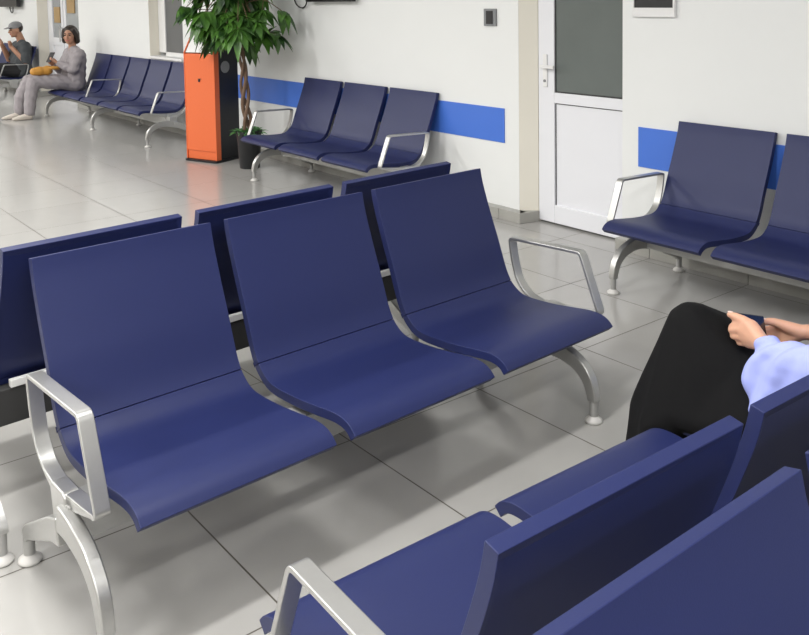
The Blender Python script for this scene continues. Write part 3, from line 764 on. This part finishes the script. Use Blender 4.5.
for k in range(135):
    # fan of leaflets on a petiole growing out of the crown's core
    th = R.uniform(0, 2 * PI); f = R.random()
    z0 = 1.13 + f * .86
    core = Vector((-.02 + R.uniform(-.03, .03), .12 + R.uniform(-.05, .05), z0))
    el = R.uniform(-.35, .75)
    dv = Vector((math.cos(th) * math.cos(el), math.sin(th) * math.cos(el), math.sin(el)))
    rl = R.uniform(.12, .50) * (1 - .35 * abs(f - .45))
    mid = core + dv * rl * .55 + Vector((0, 0, .03)); tip = core + dv * rl - Vector((0, 0, .05 + .10 * R.random()))
    if tip.x > .20: tip.x = R.uniform(.05, .20)
    if tip.z < 1.17 and R.random() < .9: tip.z = 1.17 + R.random() * .12
    tube(bs, catmull([tuple(core), tuple(mid), tuple(tip)], 4), .0035, 5)
    axis = (tip - mid).normalized(); axis = (axis + Vector((0, 0, -.25))).normalized()
    up = Vector((R.uniform(-.3, .3), R.uniform(-.3, .3), 1)).normalized()
    sd = axis.cross(up).normalized()
    nl = R.choice((5, 5, 7))
    ln = R.uniform(.15, .225)
    if tip.x > -.33 and .33 < tip.y < .80 and tip.z < 1.42: continue      # the kiosk stands here
    for j in range(nl):
        aa = (j - (nl - 1) / 2) * (.52 if nl == 5 else .42)
        dd = axis * math.cos(aa) + sd * math.sin(aa)
        l2 = ln * (1 - .10 * abs(j - (nl - 1) / 2))
        if (tip + dd * l2).x > .27: dd.x *= .1
        leaflet(bm, tip, dd, up, l2, .034 + R.random() * .016, R.uniform(.15, .55))
fo = obj('foliage', bm, M['leaf'], t, smooth=180)
obj('branches', bs, M['trunk'], t, smooth=180)
bm = bmesh.new()
for k in range(150):
    th = R.uniform(0, 2 * PI); r = R.uniform(0, .09)
    b0 = Vector((r * math.cos(th), r * math.sin(th), .30))
    dd = Vector((math.cos(th) * .8, math.sin(th) * .8, R.uniform(.3, 1.3)))
    leaflet(bm, b0, dd, Vector((0, 0, 1)), R.uniform(.08, .14), .022, .5)
obj('ground_cover', bm, M['soilgreen'], t, smooth=180)

# ------------------------------------------------------------------ light: rows of ceiling lamps
def lamp(x, y, sx, sy, e):
    l = bpy.data.lights.new('ceiling_lamp', 'AREA'); l.shape = 'RECTANGLE'; l.size = sx; l.size_y = sy; l.energy = e; l.color = (1.0, .985, .96)
    o = bpy.data.objects.new('ceiling_lamp', l); C.objects.link(o); o.location = (x, y, H - .03)
LE = 60
for x in (-2.4, .5):
    for k in range(10):
        lamp(x, -2.9 + 2.4 * k, 1.5, .16, LE)
wd = bpy.data.worlds.new('World'); bpy.context.scene.world = wd; wd.use_nodes = True
wd.node_tree.nodes['Background'].inputs['Color'].default_value = (.8, .85, .9, 1); wd.node_tree.nodes['Background'].inputs['Strength'].default_value = .3

# ------------------------------------------------------------------ camera
yaw, pitch, roll, f, cx, cy, h = -0.669217, 0.075019, -0.016116, 893.232269, 405.119992, 61.449970, 1.498152
fw = V((math.sin(-yaw), math.cos(-yaw), 0)); rt = V((math.cos(-yaw), -math.sin(-yaw), 0)); up = V((0, 0, 1))
f2 = fw * math.cos(pitch) - up * math.sin(pitch); u2 = up * math.cos(pitch) + fw * math.sin(pitch)
r3 = rt * math.cos(roll) + u2 * math.sin(roll); u3 = u2 * math.cos(roll) - rt * math.sin(roll)
cam = bpy.data.cameras.new('camera'); co = bpy.data.objects.new('camera', cam); C.objects.link(co)
co.matrix_world = Matrix((( r3.x, u3.x, -f2.x, 0), (r3.y, u3.y, -f2.y, 0), (r3.z, u3.z, -f2.z, h), (0, 0, 0, 1)))
cam.sensor_fit = 'HORIZONTAL'; cam.sensor_width = 36; cam.lens = f / 809 * 36
cam.shift_x = (404.5 - cx) / 809; cam.shift_y = (cy - 317.5) / 809
cam.clip_start = .05
sc = bpy.context.scene; sc.camera = co
sc.view_settings.view_transform = 'Standard'; sc.view_settings.look = 'None'; sc.view_settings.exposure = 0.0; sc.view_settings.gamma = 1.0
sc.view_settings.use_curve_mapping = False
